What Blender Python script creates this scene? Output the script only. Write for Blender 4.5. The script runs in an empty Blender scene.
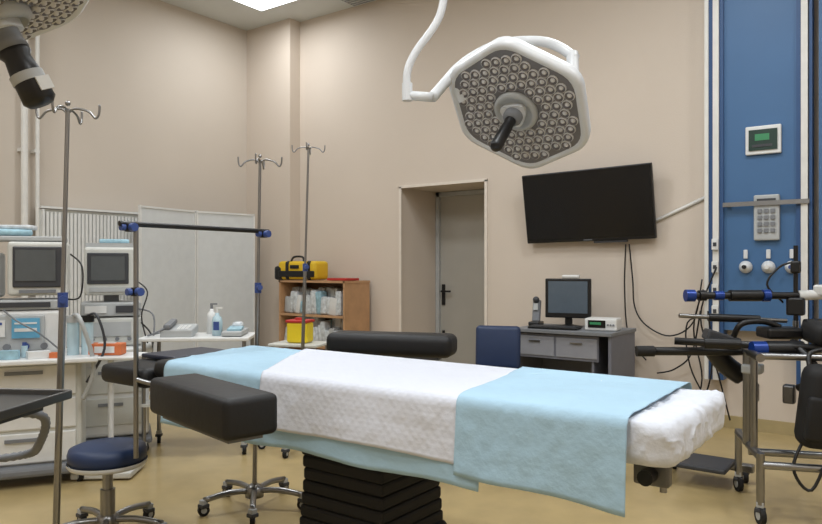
import bpy, bmesh, math, random
from mathutils import Vector, Matrix, noise, Euler
random.seed(4)
V=Vector
scn=bpy.context.scene
# ------------------------------------------------------------ materials
def lin(c):
    return tuple(((x/255)/12.92 if x/255<=0.04045 else ((x/255+0.055)/1.055)**2.4) for x in c)
MC={}
def mat(name,rgb,rough=0.5,metal=0.0,var=0.04,scale=12,bump=0.0,bscale=60,emit=0,coat=0,trans=0):
    if name in MC: return MC[name]
    m=bpy.data.materials.new(name); m.use_nodes=True
    nt=m.node_tree; b=nt.nodes['Principled BSDF']
    c=lin(rgb)
    tc=nt.nodes.new('ShaderNodeTexCoord'); nz=nt.nodes.new('ShaderNodeTexNoise')
    nz.inputs['Scale'].default_value=scale; nz.inputs['Detail'].default_value=3
    nt.links.new(tc.outputs['Object'],nz.inputs['Vector'])
    cr=nt.nodes.new('ShaderNodeValToRGB')
    cr.color_ramp.elements[0].position=0.3; cr.color_ramp.elements[1].position=0.7
    cr.color_ramp.elements[0].color=(*[x*(1-var) for x in c],1)
    cr.color_ramp.elements[1].color=(*[min(1,x*(1+var)) for x in c],1)
    nt.links.new(nz.outputs['Fac'],cr.inputs['Fac'])
    nt.links.new(cr.outputs['Color'],b.inputs['Base Color'])
    b.inputs['Roughness'].default_value=rough; b.inputs['Metallic'].default_value=metal
    b.inputs['Coat Weight'].default_value=coat
    b.inputs['Transmission Weight'].default_value=trans
    if emit:
        b.inputs['Emission Color'].default_value=(*c,1); b.inputs['Emission Strength'].default_value=emit
    if bump:
        n2=nt.nodes.new('ShaderNodeTexNoise'); n2.inputs['Scale'].default_value=bscale; n2.inputs['Detail'].default_value=4
        nt.links.new(tc.outputs['Object'],n2.inputs['Vector'])
        bp=nt.nodes.new('ShaderNodeBump'); bp.inputs['Strength'].default_value=bump; bp.inputs['Distance'].default_value=0.01
        nt.links.new(n2.outputs['Fac'],bp.inputs['Height']); nt.links.new(bp.outputs['Normal'],b.inputs['Normal'])
    MC[name]=m; return m

WALL=mat('wall_paint_beige',(205,193,180),0.7,var=0.02,scale=1.2,bump=0.12,bscale=90)
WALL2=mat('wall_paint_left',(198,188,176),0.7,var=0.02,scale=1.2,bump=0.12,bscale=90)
CEIL=mat('ceiling_white',(204,208,208),0.8,var=0.02,scale=2)
FLOOR=mat('linoleum_ochre',(176,155,110),0.3,var=0.08,scale=7,coat=0.15)
WHITE=mat('white_plastic',(218,219,218),0.4)
OFFW=mat('cream_plastic',(200,201,196),0.45)
LGREY=mat('light_grey_plastic',(172,175,176),0.45)
GREY=mat('grey_plastic',(118,121,126),0.5)
DGREY=mat('dark_grey_plastic',(56,58,63),0.45)
BLACK=mat('black_plastic',(12,12,14),0.4)
VINYL=mat('black_vinyl',(12,13,17),0.55,bump=0.12,bscale=30)
RUB=mat('black_rubber',(13,13,15),0.7)
STEEL=mat('brushed_steel',(145,145,145),0.3,metal=1.0,bump=0.03,bscale=200)
DSTEEL=mat('dull_steel',(105,105,105),0.4,metal=0.9)
NAVY=mat('navy_vinyl',(32,50,84),0.5)
BLUEK=mat('blue_knob',(54,76,136),0.4)
BLUEA=mat('blue_anodised',(24,60,140),0.3,metal=0.3)
BLUEP=mat('blue_laminate',(62,102,146),0.5,var=0.03,scale=3)
BLUEP2=mat('blue_laminate_dark',(40,76,122),0.5,var=0.03,scale=3)
TRIMW=mat('white_trim',(216,215,211),0.5)
TRIMC=mat('cream_trim',(218,209,198),0.55)
DOORM=mat('door_grey',(172,169,162),0.5,var=0.03,scale=3)
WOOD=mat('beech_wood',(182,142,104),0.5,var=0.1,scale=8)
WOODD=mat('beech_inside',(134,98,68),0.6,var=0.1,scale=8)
YEL=mat('yellow_nylon',(214,176,30),0.6)
YELP=mat('yellow_plastic',(228,202,40),0.4)
RED=mat('red_plastic',(180,44,38),0.5)
ORANGE=mat('orange_card',(204,112,66),0.6)
GREEN=mat('green_plastic',(60,120,90),0.5)
SCREEN=mat('dark_screen',(9,10,13),0.25,var=0.0)
SCREENG=mat('grey_crt_screen',(84,88,90),0.25)
LCDB=mat('blue_lcd',(90,150,180),0.3,emit=0.15)
LCDG=mat('green_lcd',(50,120,80),0.3,emit=0.25)
SHEETB=mat('blue_nonwoven_drape',(164,196,216),0.85,var=0.03,scale=5,bump=0.6,bscale=16)
SHEETW=mat('white_cotton_cover',(212,217,227),0.85,var=0.02,bump=0.8,bscale=20)
BAGW=mat('clear_packets',(198,204,208),0.35,var=0.25,scale=25,bump=0.6,bscale=25)
PKB=mat('pale_blue_packet',(150,186,200),0.5,var=0.2,scale=20)
CARD=mat('cardboard',(170,140,104),0.7)
LAMPF=mat('lamp_face_glass',(112,110,112),0.3)
LENS=mat('lamp_lens',(206,205,206),0.2)
LENSD=mat('lamp_lens_dark',(104,101,104),0.2)
ALU=mat('painted_white_metal',(212,215,218),0.35)
PANEL=mat('ceiling_panel_light',(245,250,255),0.5,emit=4)
BOTTLE=mat('bottle_plastic',(180,205,215),0.2)
DK=mat('desk_laminate',(108,110,120),0.5)
def quilt():
    m=bpy.data.materials.new('white_quilted_pad'); m.use_nodes=True
    nt=m.node_tree; b=nt.nodes['Principled BSDF']; b.inputs['Roughness'].default_value=0.9
    b.inputs['Base Color'].default_value=(*lin((211,215,226)),1)
    tc=nt.nodes.new('ShaderNodeTexCoord')
    outs=[]
    for r in (45,-45):
        mp=nt.nodes.new('ShaderNodeMapping'); mp.inputs['Rotation'].default_value=(0,0,math.radians(r))
        nt.links.new(tc.outputs['UV'],mp.inputs['Vector'])
        w=nt.nodes.new('ShaderNodeTexWave'); w.inputs['Scale'].default_value=13; w.inputs['Distortion'].default_value=0.6
        nt.links.new(mp.outputs['Vector'],w.inputs['Vector']); outs.append(w)
    mn=nt.nodes.new('ShaderNodeMath'); mn.operation='MULTIPLY'
    nt.links.new(outs[0].outputs['Fac'],mn.inputs[0]); nt.links.new(outs[1].outputs['Fac'],mn.inputs[1])
    bp=nt.nodes.new('ShaderNodeBump'); bp.inputs['Strength'].default_value=0.2; bp.inputs['Distance'].default_value=0.003
    nt.links.new(mn.outputs[0],bp.inputs['Height'])
    nz=nt.nodes.new('ShaderNodeTexNoise'); nz.inputs['Scale'].default_value=18; nz.inputs['Detail'].default_value=4
    nt.links.new(tc.outputs['Object'],nz.inputs['Vector'])
    b2=nt.nodes.new('ShaderNodeBump'); b2.inputs['Strength'].default_value=0.5; b2.inputs['Distance'].default_value=0.01
    nt.links.new(nz.outputs['Fac'],b2.inputs['Height']); nt.links.new(bp.outputs['Normal'],b2.inputs['Normal'])
    nt.links.new(b2.outputs['Normal'],b.inputs['Normal'])
    return m
QUILT=quilt()

# ------------------------------------------------------------ builder
class B:
    def __init__(s,name,M=None):
        s.name=name; s.v=[]; s.f=[]; s.m=[]; s.sm=[]; s.mats=[]; s.uv={}; s.M=M or Matrix.Identity(4)
    def mi(s,m):
        if m not in s.mats: s.mats.append(m)
        return s.mats.index(m)
    def add(s,vs,fs,m,smooth=False,T=None):
        T=s.M@T if T is not None else s.M
        o=len(s.v); i=s.mi(m)
        s.v+= [T@V(p) for p in vs]
        for f in fs: s.f.append([o+k for k in f]); s.m.append(i); s.sm.append(smooth)
    def box(s,c,size,m,rot=(0,0,0),bevel=0,seg=2,smooth=False,T=None):
        bm=bmesh.new(); bmesh.ops.create_cube(bm,size=1)
        for v in bm.verts: v.co=V((v.co.x*size[0],v.co.y*size[1],v.co.z*size[2]))
        if bevel: bmesh.ops.bevel(bm,geom=list(bm.edges),offset=min(bevel,min(size)*0.49),segments=seg,profile=0.5,affect='EDGES')
        bm.verts.index_update()
        R=Matrix.Translation(V(c))
        if rot!=(0,0,0): R=R@Euler(rot).to_matrix().to_4x4()
        if T is not None: R=T@R
        s.add([v.co.copy() for v in bm.verts],[[v.index for v in f.verts] for f in bm.faces],m,smooth,R); bm.free()
    def cyl(s,p0,p1,r,m,r2=None,seg=16,smooth=True):
        p0=V(p0);p1=V(p1); r2=r if r2 is None else r2
        d=(p1-p0); q=d.to_track_quat('Z','Y').to_matrix(); L=d.length
        vs=[];
        for k,(z,rr) in enumerate(((0,r),(L,r2))):
            for i in range(seg):
                a=2*math.pi*i/seg; vs.append(p0+q@V((rr*math.cos(a),rr*math.sin(a),z)))
        s.add(vs,[[i,(i+1)%seg,seg+(i+1)%seg,seg+i] for i in range(seg)],m,smooth)
        s.add(vs[:seg],[list(range(seg))[::-1]],m); s.add(vs[seg:],[list(range(seg))],m)
    def lathe(s,base,axis,prof,m,seg=24,smooth=True):
        base=V(base); q=V(axis).normalized().to_track_quat('Z','Y').to_matrix(); vs=[];fs=[]
        n=len(prof)
        for (r,z) in prof:
            for i in range(seg):
                a=2*math.pi*i/seg; vs.append(base+q@V((max(r,1e-4)*math.cos(a),max(r,1e-4)*math.sin(a),z)))
        for k in range(n-1):
            for i in range(seg): fs.append([k*seg+i,k*seg+(i+1)%seg,(k+1)*seg+(i+1)%seg,(k+1)*seg+i])
        s.add(vs,fs,m,smooth)
    def sph(s,c,r,m,sc=(1,1,1),seg=14):
        n=8;vs=[];fs=[]
        for k in range(n+1):
            t=math.pi*k/n
            for i in range(seg):
                a=2*math.pi*i/seg; vs.append(V(c)+V((r*sc[0]*math.sin(t)*math.cos(a),r*sc[1]*math.sin(t)*math.sin(a),-r*sc[2]*math.cos(t))))
        for k in range(n):
            for i in range(seg): fs.append([k*seg+i,k*seg+(i+1)%seg,(k+1)*seg+(i+1)%seg,(k+1)*seg+i])
        s.add(vs,fs,m,True)
    def tube(s,pts,r,m,sub=6,seg=10,smooth=True,rs=None,rib=0):
        P=[V(p) for p in pts]; out=[]; ro=[]
        if sub>1 and len(P)>2:
            for i in range(len(P)-1):
                p0=P[max(i-1,0)];p1=P[i];p2=P[i+1];p3=P[min(i+2,len(P)-1)]
                for k in range(sub):
                    t=k/sub
                    out.append(0.5*((2*p1)+(p2-p0)*t+(2*p0-5*p1+4*p2-p3)*t*t+(-p0+3*p1-3*p2+p3)*t**3))
                    ro.append((rs[i]*(1-t)+rs[i+1]*t) if rs else r)
            out.append(P[-1]); ro.append(rs[-1] if rs else r)
        else: out=P; ro=rs or [r]*len(P)
        if rib: ro=[x*(1+rib*(i%2)) for i,x in enumerate(ro)]
        vs=[];fs=[]; up=None
        for i,p in enumerate(out):
            d=(out[min(i+1,len(out)-1)]-out[max(i-1,0)]).normalized()
            if up is None:
                up=V((0,0,1)) if abs(d.z)<0.9 else V((1,0,0))
            up=(up-d*up.dot(d)).normalized(); w=d.cross(up)
            for k in range(seg):
                a=2*math.pi*k/seg; vs.append(p+ro[i]*(math.cos(a)*up+math.sin(a)*w))
        for i in range(len(out)-1):
            for k in range(seg): fs.append([i*seg+k,i*seg+(k+1)%seg,(i+1)*seg+(k+1)%seg,(i+1)*seg+k])
        fs.append(list(range(seg))[::-1]); fs.append([(len(out)-1)*seg+k for k in range(seg)])
        s.add(vs,fs,m,smooth)
    def prism(s,poly,z0,z1,m,T,smooth=False):
        n=len(poly)
        vs=[(x,y,z0) for x,y in poly]+[(x,y,z1) for x,y in poly]
        fs=[list(range(n))[::-1],list(range(n,2*n))]+[[i,(i+1)%n,n+(i+1)%n,n+i] for i in range(n)]
        s.add(vs,fs,m,smooth,T)
    def caster(s,x,y,z=0,r=0.04,a=0):
        d=V((math.cos(a),math.sin(a),0))
        s.cyl(V((x,y,z+r))-d*0.012,V((x,y,z+r))+d*0.012,r,RUB)
        s.cyl(V((x,y,z+r))-d*0.014,V((x,y,z+r))+d*0.014,r*0.5,LGREY)
        s.box((x,y,z+2*r+0.01),(0.035,0.035,0.03),LGREY,bevel=0.005)
        s.box((x,y,z+1.4*r+0.01),(0.045,0.045,0.02),DGREY,bevel=0.004)
    def done(s):
        me=bpy.data.meshes.new(s.name)
        xs=[p.x for p in s.v]; ys=[p.y for p in s.v]; zs=[p.z for p in s.v]
        o=V(((min(xs)+max(xs))/2,(min(ys)+max(ys))/2,min(zs)))
        me.from_pydata([tuple(p-o) for p in s.v],[],s.f)
        for m in s.mats: me.materials.append(m)
        for i,p in enumerate(me.polygons): p.material_index=s.m[i]; p.use_smooth=s.sm[i]
        ob=bpy.data.objects.new(s.name,me); ob.location=o
        scn.collection.objects.link(ob); me.update(); return ob
def local(x,y,z=0,yaw=0): return Matrix.Translation(V((x,y,z)))@Matrix.Rotation(math.radians(yaw),4,'Z')
def simple(name,c,size,m,bevel=0):
    b=B(name); b.box(c,size,m,bevel=bevel); return b.done()

# ------------------------------------------------------------ room
XL,XR,YB,YF,H=-6.87,2.2,6.1,-2.0,4.28
simple('floor',((XL+XR)/2,(YF+YB)/2+0.4,-0.05),(XR-XL+0.4,YB-YF+1.4,0.1),FLOOR)
simple('ceiling',((XL+XR)/2,(YF+YB)/2,H+0.05),(XR-XL+0.4,YB-YF+0.4,0.1),CEIL)
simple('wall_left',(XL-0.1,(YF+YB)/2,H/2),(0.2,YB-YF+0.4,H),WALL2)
simple('wall_right',(XR+0.1,(YF+YB)/2,H/2),(0.2,YB-YF+0.4,H),WALL)
simple('wall_front',((XL+XR)/2,YF-0.1,H/2),(XR-XL,0.2,H),WALL)
b=B('wall_back')
DX0,DX1,DH=-4.57,-3.50,2.17
b.box(((XL+DX0)/2,YB+0.4,H/2),(DX0-XL,0.8,H),WALL)
b.box(((XR+DX1)/2,YB+0.4,H/2),(XR-DX1,0.8,H),WALL)
b.box(((DX0+DX1)/2,YB+0.4,(H+DH)/2),(DX1-DX0,0.8,H-DH),WALL)
b.box(((XL-6.1)/2-0.0,YB-0.085,H/2),(-6.1-XL,0.17,H),WALL)
b.done()
b=B('trim_1')
w=0.03
b.box((DX0,YB-0.008,DH/2),(w,0.016,DH),TRIMC); b.box((DX1,YB-0.008,DH/2),(w,0.016,DH),TRIMC)
b.box(((DX0+DX1)/2,YB-0.008,DH),(DX1-DX0+w,0.016,w),TRIMC); b.done()
b=B('door_1')
dy=YB+0.70
b.box(((DX0+DX1)/2,dy+0.03,DH/2),(DX1-DX0-0.01,0.05,DH-0.01),DOORM)
b.box((DX0+0.03,dy-0.01,DH/2),(0.05,0.04,DH-0.01),LGREY)
b.box((DX1-0.03,dy-0.01,DH/2),(0.05,0.04,DH-0.01),LGREY)
b.box(((DX0+DX1)/2,dy-0.01,DH-0.03),(DX1-DX0-0.02,0.04,0.05),LGREY)
b.box((DX0+0.10,dy-0.005,0.98),(0.045,0.015,0.24),BLACK,bevel=0.005)
b.tube([(DX0+0.10,dy,1.02),(DX0+0.10,dy-0.05,1.02),(DX0+0.12,dy-0.06,1.02),(DX0+0.23,dy-0.06,1.02)],0.011,BLACK)
b.box((DX0+0.10,dy-0.005,0.55),(0.03,0.012,0.03),BLACK)
b.done()
for nm,c,sz in (('baseboard_left',(XL+0.01,(YF+YB)/2,0.05),(0.02,YB-YF-0.4,0.1)),
    ('baseboard_back',((DX1+XR)/2,YB-0.01,0.05),(XR-DX1-0.1,0.02,0.1))):
    simple(nm,c,sz,mat('skirting_ochre',(166,150,110),0.5))

pans=[(-5.82,5.2,15),(-5.82,1.6,18),(-3.6,3.4,30),(-3.6,0.4,32),(-1.2,4.2,26),(-1.2,1.5,30),(-1.2,-0.9,24),(1.0,3.6,26),(1.0,0.8,26)]
for i,(x,y,en) in enumerate(pans):
    b=B('ceiling_light_panel')
    b.box((x,y,H-0.012),(0.64,0.64,0.024),TRIMW); b.box((x,y,H-0.03),(0.6,0.6,0.014),PANEL); b.done()
    L=bpy.data.lights.new('ceiling_area','AREA'); L.shape='SQUARE'; L.size=0.6; L.energy=en*1.40; L.color=(0.95,0.98,1.0)
    o=bpy.data.objects.new('ceiling_area_lamp',L); o.location=(x,y,H-0.045); scn.collection.objects.link(o)
b=B('ceiling_vent'); b.box((-5.0,5.85,H-0.015),(0.35,0.35,0.03),GREY)
for k in range(6): b.box((-5.0,5.72+k*0.05,H-0.035),(0.3,0.02,0.01),LGREY)
b.done()

# blue gas wall
b=B('medical_wall_panel')
yp=YB-0.06
b.box((-1.02,yp,(H+0.8)/2),(0.58,0.12,H-0.8),BLUEP)
b.box((-0.13,yp,(H+0.8)/2),(0.95,0.12,H-0.8),BLUEP)
for x,wd,m_ in ((-1.385,0.03,TRIMW),(-1.355,0.03,BLUEP2),(-1.315,0.045,TRIMW),(-1.275,0.03,BLUEP2),(-0.695,0.045,TRIMW),(-0.735,0.03,BLUEP2),(-0.655,0.02,BLUEP2)):
    b.box((x,yp-0.02,(H+0.4)/2),(wd,0.16 if m_ is TRIMW else 0.13,H-0.4),m_)
b.done()
yf=YB-0.12
b=B('wall_control_display'); b.box((-0.975,yf-0.015,2.28),(0.25,0.03,0.22),WHITE,bevel=0.008); b.box((-0.975,yf-0.033,2.28),(0.20,0.01,0.16),mat('display_dark_green',(24,52,44),0.3)); b.box((-0.98,yf-0.04,2.30),(0.10,0.004,0.05),LCDG); b.box((-0.98,yf-0.04,2.235),(0.14,0.004,0.02),DGREY); b.done()
b=B('wall_keypad'); b.box((-0.95,yf-0.02,1.68),(0.18,0.04,0.35),LGREY,bevel=0.01)
for i in range(3):
    for j in range(4): b.box((-0.995+i*0.045,yf-0.045,1.58+j*0.05),(0.03,0.012,0.03),GREY)
b.box((-0.95,yf-0.045,1.8),(0.13,0.01,0.05),DGREY); b.done()
b=B('equipment_rail'); b.box((-0.96,yf-0.05,1.79),(0.60,0.012,0.035),STEEL)
for x in (-1.22,-0.72): b.box((x,yf-0.03,1.79),(0.03,0.06,0.03),STEEL)
b.done()
for x,cc in ((-1.10,BLACK),(-0.94,WHITE),(-0.78,BLUEK)):
    b=B('gas_outlet'); b.lathe((x,yf-0.001,1.3),(0,-1,0),[(0,0),(0.048,0),(0.048,0.02),(0.035,0.035),(0.026,0.06),(0,0.06)],ALU)
    b.cyl((x,yf-0.05,1.3),(x,yf-0.09,1.3),0.016,cc); b.box((x,yf-0.012,1.4),(0.03,0.02,0.07),ALU,bevel=0.005); b.done()
b=B('wall_socket_strip')
for z in (0.95,1.12,1.3,1.48): b.box((-1.315,YB-0.18,z),(0.05,0.02,0.09),WHITE,bevel=0.006); b.box((-1.315,YB-0.192,z),(0.025,0.006,0.03),DGREY)
b.done()
b=B('trim_2')
b.tube([V((-2.0,YB-0.012,1.62)),V((-1.41,YB-0.012,1.88))],0.016,TRIMW,sub=1,seg=4); b.cyl((-1.40,YB-0.012,1.88),(-1.40,YB-0.012,H),0.014,TRIMW,seg=6); b.done()

# TV
T=local(-2.41,YB-0.12,0,0)@Matrix.Translation((0,0,1.85))@Matrix.Rotation(math.radians(-1),4,'Y')@Matrix.Rotation(math.radians(9),4,'X')
b=B('wall_television',T)
b.box((0,0,0),(1.20,0.045,0.64),BLACK,bevel=0.008); b.box((0,-0.024,0.008),(1.175,0.004,0.60),SCREEN)
b.box((0,-0.024,-0.307),(0.08,0.005,0.008),GREY); b.box((0,0.05,-0.05),(0.5,0.06,0.3),BLACK)
b.box((0.2,0.0,-0.33),(0.3,0.03,0.02),DGREY); b.done()
b=B('wall_cables')
for pts in ([(-2.05,6.06,1.5),(-2.02,6.06,1.2),(-2.0,6.06,0.95),(-1.9,6.05,0.8),(-1.7,6.05,0.72),(-1.5,6.0,0.85),(-1.42,5.95,1.2)],
            [(-2.08,6.06,1.5),(-2.09,6.06,1.1),(-2.05,6.05,0.7),(-1.9,6.05,0.5)],
            [(-1.42,5.9,0.95),(-1.5,5.95,0.6),(-1.65,6.0,0.45),(-1.8,6.03,0.4)],
            [(-1.40,5.9,1.12),(-1.48,5.93,0.8),(-1.42,5.95,0.4),(-1.5,5.95,0.1)],
            [(-1.36,5.88,0.95),(-1.33,5.9,0.6),(-1.38,5.92,0.3),(-1.55,5.95,0.02)],
            [(-1.33,5.9,0.9),(-1.52,5.9,0.85),(-1.5,5.9,0.5),(-1.35,5.9,0.2)],
            [(-1.3,5.9,1.3),(-1.42,5.9,0.9),(-1.3,5.9,0.5),(-1.2,5.9,0.1)]):
    b.tube(pts,0.0065,BLACK,seg=6)
b.done()

b=B('heating_pipe')
xp=XL+0.10
for y,r in ((3.17,0.03),(3.29,0.018)):
    b.cyl((xp,y,0),(xp,y,3.6 if r>0.02 else 4.2),r,TRIMW)
    for z in (1.0,2.4,3.5): b.box((xp-0.045,y,z),(0.09,0.05,0.03),TRIMW)
b.tube([(xp,3.17,3.5),(xp,3.17,3.7),(xp,3.1,3.8),(xp,2.9,3.8)],0.03,TRIMW)
b.done()
b=B('wall_radiator')
b.box((XL+0.1,3.95,1.25),(0.04,1.3,1.2),OFFW)
for k in range(33): b.box((XL+0.13,3.33+k*0.0388,1.25),(0.02,0.030,1.16),WHITE,bevel=0.006)
b.box((XL+0.1,3.95,1.87),(0.11,1.3,0.02),WHITE)
for y in (3.32,4.58): b.box((XL+0.1,y,1.25),(0.11,0.02,1.2),WHITE)
for y in (3.5,4.4): b.box((XL+0.04,y,1.3),(0.1,0.04,0.8),OFFW)
b.done()
b=B('medical_folding_screen')
SC=mat('screen_fabric',(206,210,212),0.8,var=0.03)
pp=[(-6.40,4.12),(-6.52,4.9),(-6.40,5.65)]
for k in range(2):
    a=V((*pp[k],0)); c=V((*pp[k+1],0)); d=(c-a); ang=math.degrees(math.atan2(d.y,d.x))
    T=local(a.x,a.y,0,ang); L=d.length
    b.box((L/2,0,1.04),(L-0.03,0.012,1.74),SC,T=T)
    for x in (0.01,L-0.02): b.box((x,0,0.97),(0.02,0.03,1.92),WHITE,T=T)
    for z in (0.18,1.915): b.box((L/2,0,z),(L-0.03,0.03,0.02),WHITE,T=T)
    for x in (0.05,L-0.05): b.box((x,0,0.02),(0.04,0.3,0.03),WHITE,T=T)
b.done()

# ------------------------------------------------------------ bookcase
b=B('bookcase')
x0,x1,y0,y1,hh=-5.96,-4.96,5.62,6.04,1.15
b.box((x0+0.01,(y0+y1)/2,hh/2),(0.022,y1-y0,hh),WOOD); b.box((x1-0.01,(y0+y1)/2,hh/2),(0.022,y1-y0,hh),WOOD)
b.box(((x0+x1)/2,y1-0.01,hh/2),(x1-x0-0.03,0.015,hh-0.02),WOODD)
for z in (0.04,0.42,0.76,hh-0.012): b.box(((x0+x1)/2,(y0+y1)/2,z),(x1-x0-0.03 if z<1 else x1-x0+0.02,y1-y0,0.024),WOOD)
b.done()
b=B('shelf_supply_packets')
for z in (0.435,0.775):
    for row in (0.25,0.11):
        x=x0+0.03
        while x<x1-0.13:
            ww=random.uniform(0.05,0.11); hh2=random.uniform(0.24,0.32) if row>0.2 else random.uniform(0.14,0.27)
            b.box((x+ww/2,y0+row,z+hh2/2),(ww,0.12,hh2),random.choice([BAGW,BAGW,BAGW,BAGW,PKB,WHITE,LGREY,OFFW]),rot=(random.uniform(-.1,.1),random.uniform(-.15,.15),0),bevel=random.choice([0.004,0.02,0.02]),seg=2,smooth=True); x+=ww*0.88
b.done()
T=local(-5.70,5.75,1.152,8)
b=B('first_aid_bag',T)
b.box((0,0,0.11),(0.54,0.26,0.21),YEL,bevel=0.04,seg=3,smooth=True)
b.box((-0.13,-0.005,0.11),(0.06,0.275,0.215),BLACK,bevel=0.03); b.box((0.17,-0.005,0.11),(0.05,0.275,0.215),BLACK,bevel=0.02)
b.box((0,-0.135,0.07),(0.5,0.02,0.07),BLACK,bevel=0.01); b.box((-0.26,0,0.08),(0.12,0.27,0.16),BLACK,bevel=0.03); b.box((-0.02,-0.14,0.15),(0.12,0.015,0.04),BLACK,bevel=0.005)
b.tube([(-0.1,-0.1,0.2),(-0.07,-0.08,0.26),(0.05,-0.08,0.26),(0.08,-0.1,0.2)],0.012,BLACK)
b.done()
simple('red_folder',(-5.14,5.8,1.165),(0.28,0.22,0.025),RED,0.004)

# ------------------------------------------------------------ desk
b=B('computer_desk')
x0,x1,y0,y1=-2.82,-1.95,5.35,5.95
b.box(((x0+x1)/2,(y0+y1)/2,0.765),(x1-x0,y1-y0,0.03),GREY,bevel=0.004)
for x in (x0+0.02,x1-0.02): b.box((x,(y0+y1)/2,0.375),(0.025,y1-y0-0.04,0.75),DK)
b.box(((x0+x1)/2-0.05,y0+0.05,0.64),(x1-x0-0.14,0.02,0.2),DK)
b.box(((x0+x1)/2,y1-0.06,0.45),(x1-x0-0.06,0.02,0.6),DK)
b.box((x1-0.17,(y0+y1)/2,0.375),(0.02,0.5,0.74),DK)
DK2=mat('desk_drawer',(140,142,150),0.5)
for k in range(2): b.box(((x0+x1)/2-0.24+k*0.37,y0+0.038,0.64),(0.35,0.01,0.16),DK2,bevel=0.003); b.box(((x0+x1)/2-0.24+k*0.37,y0+0.028,0.68),(0.1,0.012,0.012),STEEL)
b.done()
T=local(-2.46,5.70,0.78,14)
b=B('computer_monitor',T)
b.box((0,0,0.25),(0.39,0.05,0.34),BLACK,bevel=0.008); b.box((0,-0.027,0.26),(0.335,0.004,0.275),mat('monitor_glass',(84,96,108),0.2))
b.box((0,0.03,0.09),(0.06,0.03,0.17),BLACK); b.lathe((0,0.02,0),(0,0,1),[(0,0),(0.12,0),(0.12,0.01),(0.04,0.022),(0,0.022)],BLACK)
b.box((0.02,0.02,0.437),(0.15,0.05,0.03),WHITE,bevel=0.01)
b.done()
b=B('computer_keyboard',local(-2.48,5.46,0.781,6)); b.box((0,0,0.01),(0.42,0.14,0.018),BLACK,bevel=0.004)
for j in range(5): b.box((0,-0.05+j*0.025,0.022),(0.39,0.018,0.006),DGREY)
b.done()
b=B('desk_telephone',local(-2.74,5.65,0.781,10)); b.box((0,0,0.02),(0.10,0.16,0.04),BLACK,bevel=0.01)
b.box((0,0.02,0.13),(0.07,0.05,0.2),GREY,rot=(-0.2,0,0),bevel=0.015); b.box((0,-0.01,0.17),(0.04,0.01,0.06),LGREY,rot=(-0.2,0,0)); b.sph((0,0.0,0.23),0.03,DGREY); b.done()
b=B('infusion_pump',local(-2.11,5.6,0.781,8)); b.box((0,0,0.05),(0.26,0.2,0.1),WHITE,bevel=0.012); b.box((-0.03,-0.102,0.055),(0.14,0.006,0.06),SCREEN); b.box((-0.04,-0.106,0.06),(0.09,0.003,0.02),LCDG)
for k in range(3): b.cyl((0.06+k*0.022,-0.1,0.05),(0.06+k*0.022,-0.108,0.05),0.008,GREY,seg=10)
b.done()
b=B('office_chair',local(-2.66,4.75,0,20))
b.box((0,0,0.44),(0.44,0.44,0.07),NAVY,bevel=0.03,seg=3,smooth=True); b.box((0,0.2,0.66),(0.36,0.07,0.34),NAVY,rot=(-0.08,0,0),bevel=0.05,seg=4,smooth=True)
b.box((0,0.24,0.52),(0.05,0.02,0.3),BLACK); b.cyl((0,0,0.08),(0,0,0.44),0.025,BLACK)
for k in range(5):
    a=k*2*math.pi/5; b.tube([(0,0,0.11),(0.28*math.cos(a),0.28*math.sin(a),0.08)],0.018,BLACK,sub=1); b.caster(0.28*math.cos(a),0.28*math.sin(a),0,0.028,a)
b.done()

# ------------------------------------------------------------ operating table
TX0,TX1,TY0,TY1,TZ=-2.80,-0.50,1.83,2.49,0.885
b=B('operating_table')
b.box((-1.72,2.16,0.845),(2.12,0.62,0.08),VINYL,bevel=0.03,seg=3,smooth=True)
b.box((-1.7,2.16,0.785),(2.0,0.5,0.04),DSTEEL)
for y in (1.88,2.44):
    b.box((-1.65,y,0.77),(2.0,0.012,0.035),STEEL)
    for x in (-2.5,-1.9,-1.2,-0.7): b.box((x,y+(0.02 if y<2 else -0.02),0.77),(0.03,0.04,0.03),STEEL)
b.box((-0.61,2.0,0.72),(0.1,0.04,0.07),DSTEEL,bevel=0.008); b.cyl((-0.61,1.98,0.72),(-0.61,1.93,0.72),0.022,BLACK); b.cyl((-0.58,2.0,0.76),(-0.58,2.0,0.67),0.01,STEEL)
for k in range(9):
    z=0.30+k*0.048; s=0.42 - 0.01*(8-k if k>4 else k)*0.6
    b.box((-1.76,2.16,z),(s,s-0.02,0.050),RUB,bevel=0.012,seg=2)
b.box((-1.76,2.16,0.755),(0.5,0.44,0.06),BLACK,bevel=0.01)
b.box((-1.76,2.16,0.17),(0.47,0.44,0.24),RUB,bevel=0.04,seg=3)
b.box((-1.82,2.16,0.09),(0.95,0.50,0.07),DGREY,bevel=0.03,seg=3)
for x in (-2.2,-1.42):
    for y in (1.96,2.36): b.caster(x,y,0,0.025,1.57)
b.box((-2.96,2.10,0.80),(0.36,0.58,0.09),VINYL,bevel=0.03,seg=3,smooth=True)
b.box((-2.9,2.12,0.745),(0.3,0.3,0.02),DSTEEL)
T=local(-1.955,1.525,0,-12)
b.box((0,0,0.835),(0.59,0.19,0.13),VINYL,bevel=0.022,seg=4,smooth=True,T=T)
b.box((0,0,0.762),(0.5,0.12,0.015),DSTEEL,T=T)
b.tube([(-2.0,1.55,0.757),(-2.05,1.75,0.755),(-2.05,1.88,0.76)],0.014,STEEL); b.box((-2.05,1.86,0.76),(0.06,0.05,0.07),DSTEEL,bevel=0.006)
T=local(-2.31,3.0,0,20)
b.box((0,0,0.885),(0.70,0.2,0.12),VINYL,bevel=0.04,seg=4,smooth=True,T=T)
b.box((0,0,0.82),(0.55,0.12,0.015),DSTEEL,T=T)
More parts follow.
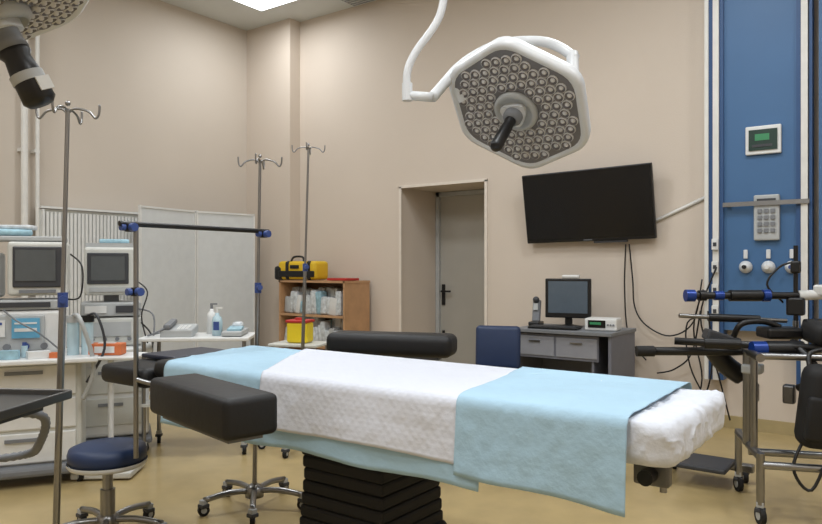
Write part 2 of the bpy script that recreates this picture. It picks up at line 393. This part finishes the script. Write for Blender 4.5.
b.tube([(-2.35,2.98,0.81),(-2.35,2.7,0.79),(-2.35,2.44,0.77)],0.014,STEEL)
b.done()

def drape(name,xa,xb,hn,hf,off,m,amp=0.006,wave=0.012,seed=0,skewa=0.0,skewb=0.0,nx=110,hn2=None):
    r=0.035
    yn,yf_,zt=TY0-off,TY1+off,TZ+off
    n=14; prof=[]
    for k in range(n): prof.append((yn,zt-r,(0,-1),1-k/n))
    for k in range(7):
        a=math.pi/2*k/6; prof.append((yn+r-r*math.cos(a),zt-r+r*math.sin(a),(0,-1),0))
    for k in range(1,26): prof.append((yn+r+(yf_-yn-2*r)*k/26,zt,(0,0),0))
    for k in range(7):
        a=math.pi/2*k/6; prof.append((yf_-r+r*math.sin(a),zt-r+r*math.cos(a),(0,1),0))
    for k in range(1,n+1): prof.append((yf_,zt-r,(0,1),k/n))
    vs=[];fs=[];uv=[]; nv=len(prof)
    hn2=hn if hn2 is None else hn2
    for i in range(nx+1):
        fx=i/nx
        for j,(y,z,nn,h) in enumerate(prof):
            x=xa+(xb-xa)*fx + (skewa*(1-fx)+skewb*fx)*(y-2.16)
            if h>0: z-=h*((hn*(1-fx)+hn2*fx) if nn[1]<0 else hf)
            nzv=noise.noise(V((x*5+seed,y*5,z*5)))
            n2=noise.noise(V((x*16+seed,y*16,z*14)))
            dz=0;dyy=0
            if nn==(0,0): dz=max(-0.003,amp*(nzv*0.8)+0.003+amp*0.5*n2)
            else:
                s=nn[1]
                dyy=s*(abs(amp*n2*0.6)+h*(0.012+wave*(0.6+math.sin(x*13+seed)+0.8*nzv)))
                if h==0: dz=0.002
                if h>0: dz=-h*0.012*noise.noise(V((x*3+seed,0,0)))
            if nn==(0,0): dz+=0.0025*math.exp(-((y-2.0)/0.008)**2)+0.0025*math.exp(-((y-2.3)/0.008)**2)
            vs.append((x,y+dyy,z+dz)); uv.append((x,y+(z if j<nv/2 else -z)))
    for i in range(nx):
        for j in range(nv-1): fs.append([i*nv+j,(i+1)*nv+j,(i+1)*nv+j+1,i*nv+j+1])
    b=B(name); b.add(vs,fs,m,True); ob=b.done()
    ul=ob.data.uv_layers.new(name='UVMap')
    for lp in ob.data.loops: ul.data[lp.index].uv=uv[lp.vertex_index]
    md=ob.modifiers.new('thick','SOLIDIFY'); md.thickness=0.002; md.offset=1
    return ob
drape('blue_surgical_drape',-2.73,-1.06,0.225,0.18,0.004,SHEETB,seed=3,wave=0.008,skewa=-0.25)
drape('quilted_underpad',-2.24,-1.02,0.160,0.14,0.012,QUILT,seed=9,wave=0.006,amp=0.007,skewa=-0.62)
drape('blue_surgical_drape',-1.20,-0.625,0.200,0.15,0.020,SHEETB,seed=21,wave=0.004,amp=0.007,skewa=-0.16,skewb=-0.02,hn2=0.218)
# white wrinkled cover over foot end
bm=bmesh.new(); bmesh.ops.create_cube(bm,size=1)
for v in bm.verts: v.co=V((v.co.x*0.57,v.co.y*0.645,v.co.z*0.125))
bmesh.ops.bevel(bm,geom=list(bm.edges),offset=0.035,segments=5,profile=0.5,affect='EDGES')
bmesh.ops.subdivide_edges(bm,edges=[e for e in bm.edges if e.calc_length()>0.04],cuts=24,use_grid_fill=True)
bmesh.ops.subdivide_edges(bm,edges=[e for e in bm.edges if e.calc_length()>0.018],cuts=1,use_grid_fill=True)
bmesh.ops.triangulate(bm,faces=bm.faces)
for v in bm.verts:
    p=v.co.copy()
    if p.x>0.08: v.co.y*= 1-0.20*((p.x-0.08)/0.21)**2*(0.9 if p.y>0 else 0.4)
    ridge=lambda f,o,q: (1-abs(noise.noise(V((p.x*f+o,p.y*f*q,p.z*f*0.6)))*2))**4
    nn=noise.noise(V((p.x*6,p.y*6,p.z*6)))*0.007+ridge(7,3,1.8)*0.009+ridge(16,8,0.5)*0.005-0.005
    d=V((p.x*0.3,p.y*0.3,p.z*2)).normalized()
    if p.z<0.03: d=V((p.x,p.y,0)).normalized() if V((p.x,p.y,0)).length>1e-4 else V((0,0,1))
    if p.x>-0.12: v.co+=d*nn
me=bpy.data.meshes.new('white_table_cover'); bm.to_mesh(me); bm.free(); me.materials.append(SHEETW)
for p in me.polygons: p.use_smooth=True
ob=bpy.data.objects.new('white_table_cover',me); ob.location=(-0.785,2.15,0.836); scn.collection.objects.link(ob)

# anaesthesia screen frame
b=B('anesthesia_screen_frame')
X=-2.82
b.cyl((X,1.80,0.45),(X,1.80,1.50),0.011,STEEL); b.cyl((X,1.72,1.49),(X,2.58,1.49),0.012,BLACK)
for y,z in ((1.77,1.475),(2.55,1.475),(1.80,1.19)):
    b.box((X,y,z),(0.03,0.04,0.04),BLACK,bevel=0.006); b.cyl((X+0.015,y,z),(X+0.04,y,z),0.019,BLUEK,seg=8); b.cyl((X,y-0.025,z),(X,y-0.045,z),0.016,BLUEK,seg=8)
b.tube([(X,1.80,0.8),(X+0.1,1.84,0.78),(X+0.32,1.88,0.77)],0.012,STEEL)
b.done()
simple('instrument_tray',(-2.99,2.2,0.862),(0.26,0.36,0.02),mat('tray_navy',(28,36,56),0.4),0.006)

# ------------------------------------------------------------ IV poles
def star(b,x,y,r,m,ph=0.3,z=0.09,cr=0.03):
    b.lathe((x,y,z-0.03),(0,0,1),[(0,0),(0.05,0),(0.05,0.05),(0.02,0.07),(0,0.07)],m)
    for k in range(5):
        a=ph+k*2*math.pi/5; ex,ey=x+r*math.cos(a),y+r*math.sin(a)
        b.tube([(x,y,z),(x+0.5*r*math.cos(a),y+0.5*r*math.sin(a),z+0.01),(ex,ey,z-0.01)],0.016,m,sub=3)
        b.caster(ex,ey,0,cr,a+1.57)
def ivpole(x,y,h,lean,ph=0.3,kz=1.15,hr=1.0,br=0.27):
    b=B('iv_pole'); star(b,x,y,br,STEEL,ph)
    d=V((lean*0.809,lean*0.588,0)); top=V((x,y,0))+d+V((0,0,h))
    mid=V((x,y,0))+d*(kz/h)+V((0,0,kz))
    b.cyl((x,y,0.1),mid,0.0125,STEEL); b.cyl(mid,top,0.008,STEEL)
    b.cyl(mid-V((0,0,0.03)),mid+V((0,0,0.025)),0.018,BLUEK); b.cyl(mid,mid+V((0.04,-0.02,0)),0.015,BLUEK,seg=8)
    for k in range(4):
        a=0.65+k*math.pi/2; e=V((math.cos(a),math.sin(a),0))*hr
        b.tube([top-V((0,0,0.02)),top+e*0.03,top+e*0.09+V((0,0,-0.01)),top+e*0.12+V((0,0,-0.035)),top+e*0.135+V((0,0,-0.02)),top+e*0.138+V((0,0,0.015))],0.0045,STEEL,seg=6)
    b.sph(top+V((0,0,0.02)),0.01,STEEL)
    b.done()
ivpole(-2.91,2.565,1.88,0.03,0.5,1.19,0.85)
ivpole(-3.60,3.60,2.16,0.06,0.1,1.3,0.85)
ivpole(-2.61,1.33,1.89,0.05,0.9,1.18,0.85,0.22)

# ------------------------------------------------------------ surgical lamps
def hexpoly(r,rc,rot=0,n=6):
    pts=[]
    for k in range(n):
        a=rot+k*2*math.pi/n; c=V((r*math.cos(a),r*math.sin(a)))
        a0=rot+(k-1)*2*math.pi/n; a1=rot+(k+1)*2*math.pi/n
        p0=V((r*math.cos(a0),r*math.sin(a0))); p1=V((r*math.cos(a1),r*math.sin(a1)))
        s=c+(p0-c).normalized()*rc; e=c+(p1-c).normalized()*rc
        for t in range(6):
            u=t/5; q=(1-u)**2*s+2*u*(1-u)*c+u*u*e; pts.append((q.x,q.y))
    return pts
def lamp_head(b,c,n,R,rot,xaxis,hr=0.024,hl=1.0):
    n=V(n).normalized(); x=V(xaxis); x=(x-n*x.dot(n)).normalized(); y=n.cross(x)
    T=Matrix.Translation(V(c))@Matrix((x,y,n)).transposed().to_4x4()
    rc=0.2*R
    def ring(r,z): return [(px,py,z) for px,py in hexpoly(r,rc,rot)]
    prof=[(R*0.6,-0.085),(R*0.9,-0.07),(R*0.99,-0.04),(R,-0.01),(R*0.99,0.014),(R*0.93,0.02),(R*0.9,0.012)]
    vs=[];fs=[]
    for r,z in prof: vs+=ring(r,z)
    m=36
    for k in range(len(prof)-1):
        for i in range(m): fs.append([k*m+i,k*m+(i+1)%m,(k+1)*m+(i+1)%m,(k+1)*m+i])
    fs.append(list(range(m))[::-1])
    b.add(vs,fs,ALU,True,T)
    b.prism(hexpoly(R*0.905,rc,rot),0.0,0.012,LAMPF,T)
    step=R*0.135
    apo=R*0.86*math.cos(math.pi/6)
    M0=b.M; b.M=T
    for i in range(-10,11):
        for j in range(-10,11):
            px=(i+0.5*(j%2))*step; py=j*step*0.866
            if math.hypot(px,py)<R*0.30: continue
            if not all(px*math.cos(rot+math.pi/6+k*math.pi/3)+py*math.sin(rot+math.pi/6+k*math.pi/3)<=apo*0.98 for k in range(6)): continue
            b.lathe((px,py,0.012),(0,0,1),[(step*0.49,0),(step*0.49,0.007),(step*0.42,0.009)],LENS,seg=12)
            b.lathe((px,py,0.012),(0,0,1),[(step*0.42,0.009),(step*0.2,0.002)],LENSD,seg=12)
            b.lathe((px,py,0.012),(0,0,1),[(step*0.24,0.003),(step*0.15,0.01),(0,0.012)],LENS,seg=8)
    b.lathe((0,0,0.012),(0,0,1),[(R*0.28,0),(R*0.28,0.018),(R*0.23,0.03),(R*0.21,0.016),(0,0.016)],LGREY)
    b.prism(hexpoly(R*0.27,0.2*R,0.5,3),0.02,0.05,ALU,Matrix.Identity(4))
    b.lathe((0,0,0.03),(0,0,1),[(R*0.12,0),(R*0.12,0.04),(0.034,0.06),(0,0.06)],GREY)
    b.lathe((0,0,0.08),(0,0,1),[(0,0),(hr,0.0),(hr*1.15,0.02),(hr*0.95,0.03),(hr*1.1,0.06),(hr*1.2,0.19*hl),(hr*0.9,0.205*hl),(0,0.207*hl)],BLACK)
    b.M=M0
    return T
b=B('surgical_lamp')
lamp_head(b,(-1.51,2.92,2.035),(-0.04,-0.68,-0.73),0.375,math.radians(20),(1,0,0))
b.tube([(-1.69,2.80,2.9),(-1.737,2.694,2.70),(-1.774,2.667,2.452),(-1.865,2.60,2.28),(-1.895,2.579,2.19),(-1.895,2.579,2.10)],0.018,ALU)
b.cyl((-1.895,2.579,2.14),(-1.895,2.579,2.06),0.024,ALU); b.tube([(-1.895,2.579,2.085),(-1.80,2.645,2.075)],0.022,ALU,sub=1)
b.tube([(-1.80,2.645,2.075),(-1.795,2.74,2.16),(-1.78,2.848,2.26),(-1.703,2.904,2.325),(-1.607,2.974,2.372),(-1.471,3.073,2.38),(-1.385,3.12,2.345),(-1.31,3.12,2.28)],0.025,ALU)
b.cyl((-1.33,3.13,2.31),(-1.30,3.07,2.16),0.028,ALU); b.cyl((-1.79,2.80,2.2),(-1.76,2.86,2.1),0.03,ALU)
b.tube([(-1.55,3.01,2.37),(-1.53,3.05,2.25),(-1.5,3.0,2.1)],0.035,ALU)
b.tube([(-1.69,2.80,2.9),(-1.6,3.2,3.1),(-1.45,3.9,3.45)],0.035,ALU); b.cyl((-1.45,3.9,3.35),(-1.45,3.9,H),0.05,ALU)
b.lathe((-1.45,3.9,H-0.12),(0,0,1),[(0.05,0),(0.18,0.04),(0.2,0.12),(0,0.12)],ALU)
b.done()
b=B('surgical_lamp')
T2=lamp_head(b,(-1.605,0.685,1.85),(0.21,0.35,-0.84),0.25,0.2,(1,0,0),0.029,0.66)
b.M=T2; b.cyl((0,0,0.145),(0,0,0.165),0.0355,LGREY); b.box((0.036,-0.01,0.18),(0.004,0.03,0.03),WHITE); b.M=Matrix.Identity(4)
b.tube([(-1.63,0.66,1.94),(-1.77,0.58,2.1),(-1.8,0.55,2.6)],0.03,ALU); b.cyl((-1.8,0.55,2.55),(-1.8,0.55,H),0.04,ALU)
b.lathe((-1.8,0.55,H-0.1),(0,0,1),[(0.05,0),(0.18,0.04),(0.2,0.1),(0,0.1)],ALU)
b.done()

# ------------------------------------------------------------ anaesthesia machine
T=local(-4.45,2.08,0,58)
b=B('anesthesia_machine',T)
b.box((0.02,0.1,0.42),(0.62,0.5,0.62),OFFW,bevel=0.02)
for k in range(3): b.box((0.02,-0.155,0.22+k*0.2),(0.56,0.015,0.18),WHITE,bevel=0.01); b.box((0.02,-0.168,0.27+k*0.2),(0.2,0.015,0.02),GREY)
b.box((0.02,0.08,0.09),(0.7,0.62,0.06),GREY,bevel=0.02)
for x in (-0.28,0.32):
    for y in (-0.18,0.34): b.caster(x,y,0,0.035,0.5)
b.box((0.05,0.02,0.745),(0.75,0.62,0.03),WHITE,bevel=0.008)
b.box((-0.03,0.12,0.90),(0.5,0.34,0.27),WHITE,bevel=0.02)
b.box((-0.06,-0.06,0.90),(0.36,0.02,0.22),LGREY,bevel=0.01); b.box((0.02,-0.075,0.93),(0.15,0.012,0.12),LCDB); b.box((0.02,-0.083,0.96),(0.12,0.004,0.01),WHITE); b.box((0.02,-0.083,0.92),(0.12,0.004,0.02),WHITE); b.box((-0.14,-0.075,0.93),(0.1,0.01,0.1),WHITE); b.box((-0.14,-0.082,0.96),(0.07,0.004,0.015),BLUEK)
for k in range(4): b.cyl((-0.18+k*0.1,-0.07,0.82),(-0.18+k*0.1,-0.1,0.82),0.02,GREY if k%2 else BLUEK)
b.box((0.0,0.12,1.07),(0.46,0.34,0.06),LGREY,bevel=0.01); b.box((0.0,-0.055,1.07),(0.3,0.01,0.03),DGREY)
b.box((0.08,0.08,1.29),(0.33,0.24,0.33),OFFW,bevel=0.02,seg=3); b.box((0.08,-0.045,1.30),(0.27,0.015,0.25),DGREY,bevel=0.01); b.box((0.07,-0.055,1.31),(0.22,0.008,0.19),SCREENG)
b.box((0.08,-0.05,1.15),(0.2,0.01,0.02),GREY)
b.box((-0.23,0.1,1.25),(0.2,0.28,0.28),WHITE,bevel=0.02); b.box((-0.23,-0.045,1.28),(0.15,0.01,0.14),SCREENG)
b.box((-0.05,0.12,1.475),(0.55,0.26,0.03),LGREY,bevel=0.008)
b.tube([(0.24,-0.05,1.1),(0.32,-0.1,1.12),(0.33,-0.1,1.3),(0.26,-0.02,1.38)],0.005,BLACK)
b.tube([(-0.1,-0.06,1.04),(-0.02,-0.14,0.98),(0.1,-0.14,0.9),(0.2,-0.1,0.8)],0.005,GREY)
for k,x in enumerate((0.28,0.36)):
    b.cyl((x,-0.1,0.76),(x,-0.1,0.96),0.035,BOTTLE); b.cyl((x,-0.1,0.96),(x,-0.1,1.0),0.04,BLACK if k else LGREY)
b.tube([(0.28,-0.1,1.0),(0.33,-0.25,0.98),(0.40,-0.22,0.7),(0.34,-0.2,0.5)],0.012,LGREY,sub=14,rib=0.2)
b.tube([(0.36,-0.1,1.0),(0.42,-0.2,1.0),(0.46,-0.2,0.8),(0.36,-0.2,0.6)],0.008,DGREY)
b.done()
b=B('packaged_tubing',T@Matrix.Translation((0,0,1.492)))
b.box((-0.12,0.1,0.02),(0.3,0.2,0.04),PKB,rot=(0,0,0.2),bevel=0.015,smooth=True); b.box((-0.05,0.12,0.055),(0.2,0.12,0.03),BAGW,rot=(0,0,-0.3),bevel=0.012,smooth=True); b.done()
# items lying on the machine's worktop
b=B('medicine_boxes',T@Matrix.Translation((0,0,0.761)))
b.box((0.10,-0.2,0.02),(0.12,0.07,0.04),WHITE,rot=(0,0,0.3)); b.box((0.2,-0.22,0.015),(0.07,0.05,0.03),ORANGE,rot=(0,0,-0.2)); b.box((-0.05,-0.2,0.025),(0.1,0.06,0.05),PKB,rot=(0,0,-0.1)); b.box((-0.2,-0.2,0.015),(0.14,0.09,0.03),OFFW,rot=(0,0,0.2))
b.cyl((0.02,-0.14,0),(0.02,-0.14,0.07),0.018,BOTTLE); b.cyl((0.02,-0.14,0.07),(0.02,-0.14,0.09),0.012,BLUEK)
b.done()
T=local(-4.66,2.78,0,58)
b=B('patient_monitor_trolley',T)
b.box((0.0,0.05,0.40),(0.5,0.42,0.56),WHITE,bevel=0.03,seg=3)
for k in range(2): b.box((0,-0.165,0.3+k*0.22),(0.42,0.012,0.19),OFFW,bevel=0.01); b.box((0,-0.175,0.35+k*0.22),(0.16,0.012,0.02),GREY)
b.box((0,0.05,0.09),(0.54,0.5,0.05),GREY,bevel=0.02)
for x in (-0.22,0.22):
    for y in (-0.15,0.25): b.caster(x,y,0,0.035,0.5)
b.box((0,0.03,0.72),(0.54,0.5,0.03),WHITE,bevel=0.008)
b.box((0,0.12,0.84),(0.42,0.3,0.2),OFFW,bevel=0.015); b.box((-0.02,-0.035,0.86),(0.3,0.01,0.1),LGREY)
for k in range(4): b.cyl((-0.12+k*0.08,-0.03,0.79),(-0.12+k*0.08,-0.055,0.79),0.014,GREY)
b.box((0,0.12,1.0),(0.4,0.3,0.1),LGREY,bevel=0.012); b.box((0.1,-0.035,1.0),(0.14,0.01,0.05),DGREY); b.box((-0.1,-0.035,1.0),(0.14,0.01,0.05),WHITE)
b.box((0,0.12,1.08),(0.1,0.1,0.06),GREY)
b.box((0.0,0.1,1.27),(0.35,0.26,0.34),OFFW,bevel=0.02,seg=3); b.box((-0.02,-0.035,1.29),(0.27,0.012,0.22),DGREY,bevel=0.01); b.box((-0.02,-0.043,1.29),(0.22,0.006,0.17),SCREENG)
b.box((0.0,-0.035,1.14),(0.28,0.01,0.03),LGREY)
b.box((0.0,0.1,1.455),(0.33,0.22,0.03),LGREY); b.box((0.02,0.1,1.485),(0.2,0.16,0.03),PKB,bevel=0.01)
b.tube([(0.2,-0.03,0.9),(0.27,-0.12,0.8),(0.25,-0.15,0.6),(0.15,-0.2,0.5)],0.006,BLACK)
b.tube([(0.18,-0.03,1.0),(0.28,-0.1,0.95),(0.27,-0.15,0.7),(0.26,-0.18,0.4)],0.006,GREY)
b.tube([(0.17,-0.02,1.2),(0.24,-0.06,1.12),(0.2,-0.1,0.95),(0.24,-0.12,0.76)],0.005,BLACK)
b.done()
b=B('orange_glove_box',local(-4.10,2.42,0.0,40)); b.box((0,0,0.79),(0.2,0.1,0.07),ORANGE,bevel=0.004); b.box((0,0,0.828),(0.1,0.04,0.006),WHITE)
b.box((0.0,-0.052,0.79),(0.12,0.004,0.04),WHITE); b.done()
b=B('accessory_stand',local(-4.10,2.42,0.0,40))
b.box((0,0,0.744),(0.42,0.26,0.018),WHITE,bevel=0.005)
b.cyl((0,0.06,0.05),(0,0.06,0.74),0.018,ALU); b.box((0,0.03,0.03),(0.36,0.3,0.04),OFFW,bevel=0.01); b.done()

b=B('supply_trolley',local(-4.17,3.17,0,40))
b.box((0,0,0.80),(0.75,0.42,0.025),WHITE,bevel=0.006); b.box((0,0,0.35),(0.7,0.4,0.02),OFFW)
for x in (-0.34,0.34):
    for y in (-0.18,0.18): b.cyl((x,y,0.07),(x,y,0.80),0.014,STEEL); b.caster(x,y,0,0.035,0.3)
b.done()
T=local(-4.17,3.17,0.814,40)
b=B('sanitizer_bottle',T@Matrix.Translation((0.13,-0.05,0))); b.lathe((0,0,0),(0,0,1),[(0,0),(0.035,0),(0.037,0.1),(0.03,0.13),(0.014,0.145),(0.014,0.16),(0,0.16)],BOTTLE); b.cyl((0,0,0.16),(0,0,0.19),0.01,WHITE); b.box((0.015,0,0.195),(0.05,0.014,0.012),WHITE); b.box((0,-0.036,0.07),(0.04,0.004,0.06),BLUEK); b.done()
b=B('sanitizer_bottle',T@Matrix.Translation((0.06,0.1,0))); b.lathe((0,0,0),(0,0,1),[(0,0),(0.035,0),(0.037,0.12),(0.03,0.15),(0.014,0.165),(0.014,0.18),(0,0.18)],WHITE); b.cyl((0,0,0.18),(0,0,0.21),0.01,GREY); b.box((0.015,0,0.215),(0.05,0.014,0.012),GREY); b.done()
b=B('desk_telephone',T@Matrix.Translation((-0.13,-0.06,0))); b.box((0,0,0.035),(0.22,0.2,0.06),LGREY,rot=(0.15,0,0),bevel=0.01); b.box((-0.06,-0.01,0.085),(0.05,0.2,0.035),GREY,rot=(0.15,0,0),bevel=0.012)
for i in range(3):
    for j in range(4): b.box((0.01+i*0.028,-0.07+j*0.03,0.064+(-0.07+j*0.03)*0.15),(0.02,0.02,0.008),WHITE,rot=(0.15,0,0))
b.tube([(-0.08,-0.1,0.06),(-0.16,-0.12,0.02),(-0.2,-0.05,0.01),(-0.13,0.05,0.02)],0.006,GREY)
b.done()
b=B('specimen_tray',T@Matrix.Translation((0.25,0.0,0))); b.box((0,0.0,0.02),(0.14,0.34,0.035),LGREY,bevel=0.01); b.box((0,0.0,0.045),(0.1,0.26,0.02),PKB,bevel=0.006,rot=(0,0,0.1)); b.box((0.0,0.1,0.06),(0.08,0.08,0.05),BAGW,bevel=0.02,smooth=True); b.done()
b=B('sharps_container',local(-3.86,3.86,0,20))
b.box((0,0,0.80),(0.17,0.14,0.16),YELP,bevel=0.02,seg=3); b.box((0,0,0.885),(0.18,0.15,0.02),RED,bevel=0.006); b.cyl((0,0,0.89),(0,0,0.91),0.04,RED); b.done()
b=B('small_side_table',local(-3.86,3.86,0,20))
b.box((0,0,0.708),(0.4,0.3,0.02),OFFW,bevel=0.005)
for x in (-0.17,0.17):
    for y in (-0.12,0.12): b.cyl((x,y,0.0),(x,y,0.70),0.012,STEEL)
b.done()

# ------------------------------------------------------------ stool
b=B('surgeon_stool')
sx,sy=-3.143,1.857
star(b,sx,sy,0.27,STEEL,0.55,0.09,0.03)
b.cyl((sx,sy,0.1),(sx,sy,0.36),0.024,STEEL); b.cyl((sx,sy,0.1),(sx,sy,0.24),0.034,STEEL)
b.lathe((sx,sy,0.36),(0,0,1),[(0,0),(0.10,0),(0.17,0.012),(0.176,0.03),(0.178,0.055),(0.17,0.08),(0.14,0.092),(0,0.098)],NAVY,seg=32)
b.lathe((sx,sy,0.352),(0,0,1),[(0,0),(0.17,0),(0.18,0.012),(0.18,0.024)],ALU,seg=32)
b.done()

# ------------------------------------------------------------ tray table front-left
T=local(-2.50,0.91,0,30)
b=B('instrument_table',T)
b.box((0,0,0.858),(0.62,0.42,0.012),DSTEEL,bevel=0.004)
for s_ in (-1,1): b.box((0,s_*0.21,0.868),(0.62,0.012,0.03),DSTEEL,bevel=0.004); b.box((s_*0.31,0,0.868),(0.012,0.42,0.03),DSTEEL,bevel=0.004)
b.box((0,0,0.838),(0.5,0.3,0.03),DGREY)
b.tube([(0,0.05,0.83),(-0.1,0.05,0.5),(-0.18,0.05,0.12)],0.02,STEEL,sub=1)
b.box((-0.18,0.05,0.08),(0.06,0.5,0.04),DGREY,bevel=0.01); b.box((-0.0,-0.18,0.08),(0.4,0.05,0.04),DGREY,bevel=0.01); b.box((-0.05,0.2,0.08),(0.3,0.05,0.04),DGREY,bevel=0.01)
for x,y in ((0.18,-0.18),(0.08,0.2),(-0.18,-0.18),(-0.18,0.28)): b.caster(x,y,0,0.03)
b.done()
b=B('breathing_hose')
b.tube([(-2.44,1.0,0.83),(-2.48,1.22,0.78),(-2.58,1.26,0.66),(-2.70,1.26,0.60),(-2.82,1.08,0.60),(-2.90,0.95,0.68)],0.013,GREY,sub=16,rib=0.25)
b.done()

# ------------------------------------------------------------ traction trolley at right
A=V((-0.85,4.40,0)); ua=V((0.37,-0.93,0)).normalized(); ub=V((0.93,0.37,0)).normalized()
def Q(a,bb,z): return A+ua*a+ub*bb+V((0,0,z))
b=B('traction_accessory_trolley')
for a_,b_ in ((0,0),(0.54,0),(0,0.75),(0.54,0.75)):
    b.cyl(Q(a_,b_,0.1),Q(a_,b_,0.36),0.02,STEEL); p=Q(a_,b_,0); b.caster(p.x,p.y,0,0.045,0.6)
for b_ in (0,0.75):
    b.cyl(Q(0,b_,0.34),Q(0.54,b_,0.34),0.022,STEEL); b.cyl(Q(0.27,b_,0.34),Q(0.27,b_,0.84),0.03,STEEL); b.cyl(Q(0.40,b_,0.34),Q(0.40,b_,0.84),0.018,STEEL)
    b.cyl(Q(0.0,b_,0.84),Q(0.54,b_,0.84),0.022,STEEL)
for a_ in (0.27,0.54): b.cyl(Q(a_,0,0.30),Q(a_,0.75,0.30),0.02,STEEL)
b.cyl(Q(0.1,0,0.84),Q(0.1,0.75,0.84),0.018,STEEL); b.cyl(Q(0.45,0,0.84),Q(0.45,0.75,0.84),0.018,STEEL)
b.box(Q(0.27,0.02,0.75),(0.10,0.10,0.05),LGREY,bevel=0.01)
for b_ in (0.02,0.2): b.box(Q(0.27,b_,0.62),(0.06,0.06,0.1),DSTEEL,bevel=0.01)
b.done()
b=B('traction_boot_assembly')
b.tube([(-1.26,3.92,0.83),(-0.85,4.20,0.83),(-0.3,4.57,0.86)],0.024,BLACK,sub=1)
b.cyl((-1.28,3.905,0.83),(-1.20,3.96,0.83),0.030,RUB)
b.tube([(-1.10,4.0,0.89),(-0.7,4.12,0.88),(-0.25,4.2,0.88)],0.020,BLACK,sub=1)
b.cyl((-0.72,4.06,0.865),(-0.66,4.10,0.865),0.042,BLUEA); b.cyl((-0.66,4.10,0.865),(-0.50,4.2,0.865),0.045,BLACK); b.cyl((-0.95,4.03,0.885),(-0.78,4.09,0.885),0.03,BLACK)
b.cyl((-1.05,4.08,1.14),(-0.55,4.44,1.14),0.02,BLACK); b.cyl((-1.06,4.07,1.14),(-1.02,4.10,1.14),0.034,BLUEA); b.cyl((-1.0,4.115,1.14),(-0.97,4.14,1.14),0.03,BLACK); b.cyl((-0.93,4.165,1.14),(-0.89,4.195,1.14),0.026,BLUEA)
b.cyl((-0.86,4.215,1.14),(-0.72,4.32,1.14),0.032,BLACK); b.cyl((-0.71,4.325,1.14),(-0.68,4.345,1.14),0.034,BLUEA)
b.cyl((-0.55,4.44,1.14),(-0.38,4.56,1.15),0.028,WHITE); b.box((-0.42,4.52,1.17),(0.12,0.1,0.06),WHITE,bevel=0.01)
b.cyl((-0.56,4.43,1.0),(-0.56,4.43,1.42),0.012,BLACK); b.box((-0.56,4.43,1.30),(0.05,0.05,0.07),BLACK,bevel=0.01); b.box((-0.56,4.43,1.08),(0.09,0.07,0.1),BLACK,bevel=0.01)
b.cyl((-0.56,4.43,0.86),(-0.56,4.43,1.0),0.016,STEEL)
b.cyl((-1.08,4.02,1.03),(-0.6,4.38,1.0),0.012,STEEL); b.cyl((-0.95,4.12,1.02),(-0.72,4.28,1.01),0.022,BLACK)
b.cyl((-0.50,4.3,0.99),(-0.2,4.5,1.0),0.03,BLACK); b.box((-0.62,4.3,0.94),(0.2,0.16,0.06),BLACK,rot=(0,0,0.6),bevel=0.015)
b.tube([(-0.98,4.25,0.87),(-0.90,4.28,0.75),(-0.82,4.33,0.68)],0.055,BLACK); b.box((-0.90,4.2,0.9),(0.18,0.12,0.06),DGREY,rot=(0,0.3,0.5),bevel=0.01)
b.box((-0.35,4.3,0.94),(0.3,0.24,0.12),RUB,rot=(0.1,0.1,0.5),bevel=0.04,seg=3,smooth=True)
b.tube([(-0.55,4.2,0.9),(-0.45,4.1,0.82),(-0.42,4.15,0.72),(-0.52,4.2,0.66)],0.02,BLACK)
b.tube([(-0.62,4.42,1.1),(-0.70,4.4,1.2),(-0.64,4.42,1.3),(-0.56,4.43,1.33)],0.006,BLACK)
b.tube([(-0.85,4.2,0.86),(-0.8,4.18,0.98),(-0.7,4.25,1.0),(-0.62,4.3,0.97)],0.016,BLACK)
b.done()
b=B('black_strap_bag')
b.box((-0.37,4.04,0.60),(0.26,0.16,0.42),RUB,rot=(0.05,0.1,0.5),bevel=0.06,seg=3,smooth=True)
b.box((-0.38,3.96,0.55),(0.16,0.05,0.22),RUB,rot=(0.05,0.1,0.5),bevel=0.02,seg=3,smooth=True)
b.tube([(-0.44,4.02,0.76),(-0.45,4.07,0.86),(-0.35,4.14,0.87),(-0.31,4.10,0.76)],0.012,BLACK)
b.tube([(-0.45,4.02,0.48),(-0.51,3.95,0.3),(-0.43,3.95,0.2),(-0.35,4.0,0.42)],0.008,BLACK)
b.done()
b=B('wheeled_floor_base')
b.box((-1.05,4.6,0.09),(0.5,0.05,0.05),STEEL,bevel=0.01); b.box((-1.28,4.45,0.09),(0.05,0.4,0.05),STEEL,bevel=0.01); b.box((-1.05,4.45,0.12),(0.3,0.3,0.03),DGREY,bevel=0.01)
for x,y in ((-1.28,4.25),(-1.28,4.65),(-0.85,4.6)): b.caster(x,y,0,0.035,0.4)
b.done()

# ------------------------------------------------------------ camera / world
w=bpy.data.worlds.new('World'); scn.world=w; w.use_nodes=True
w.node_tree.nodes['Background'].inputs['Color'].default_value=(0.8,0.85,0.9,1); w.node_tree.nodes['Background'].inputs['Strength'].default_value=0.3
cam=bpy.data.cameras.new('camera'); co=bpy.data.objects.new('camera',cam); scn.collection.objects.link(co)
co.location=(0,0,1.3); co.rotation_euler=(math.radians(90),0,math.radians(36))
cam.sensor_width=36; cam.lens=36*700/822; cam.shift_y=5/822; cam.clip_start=0.05
scn.camera=co
scn.view_settings.view_transform='Standard'
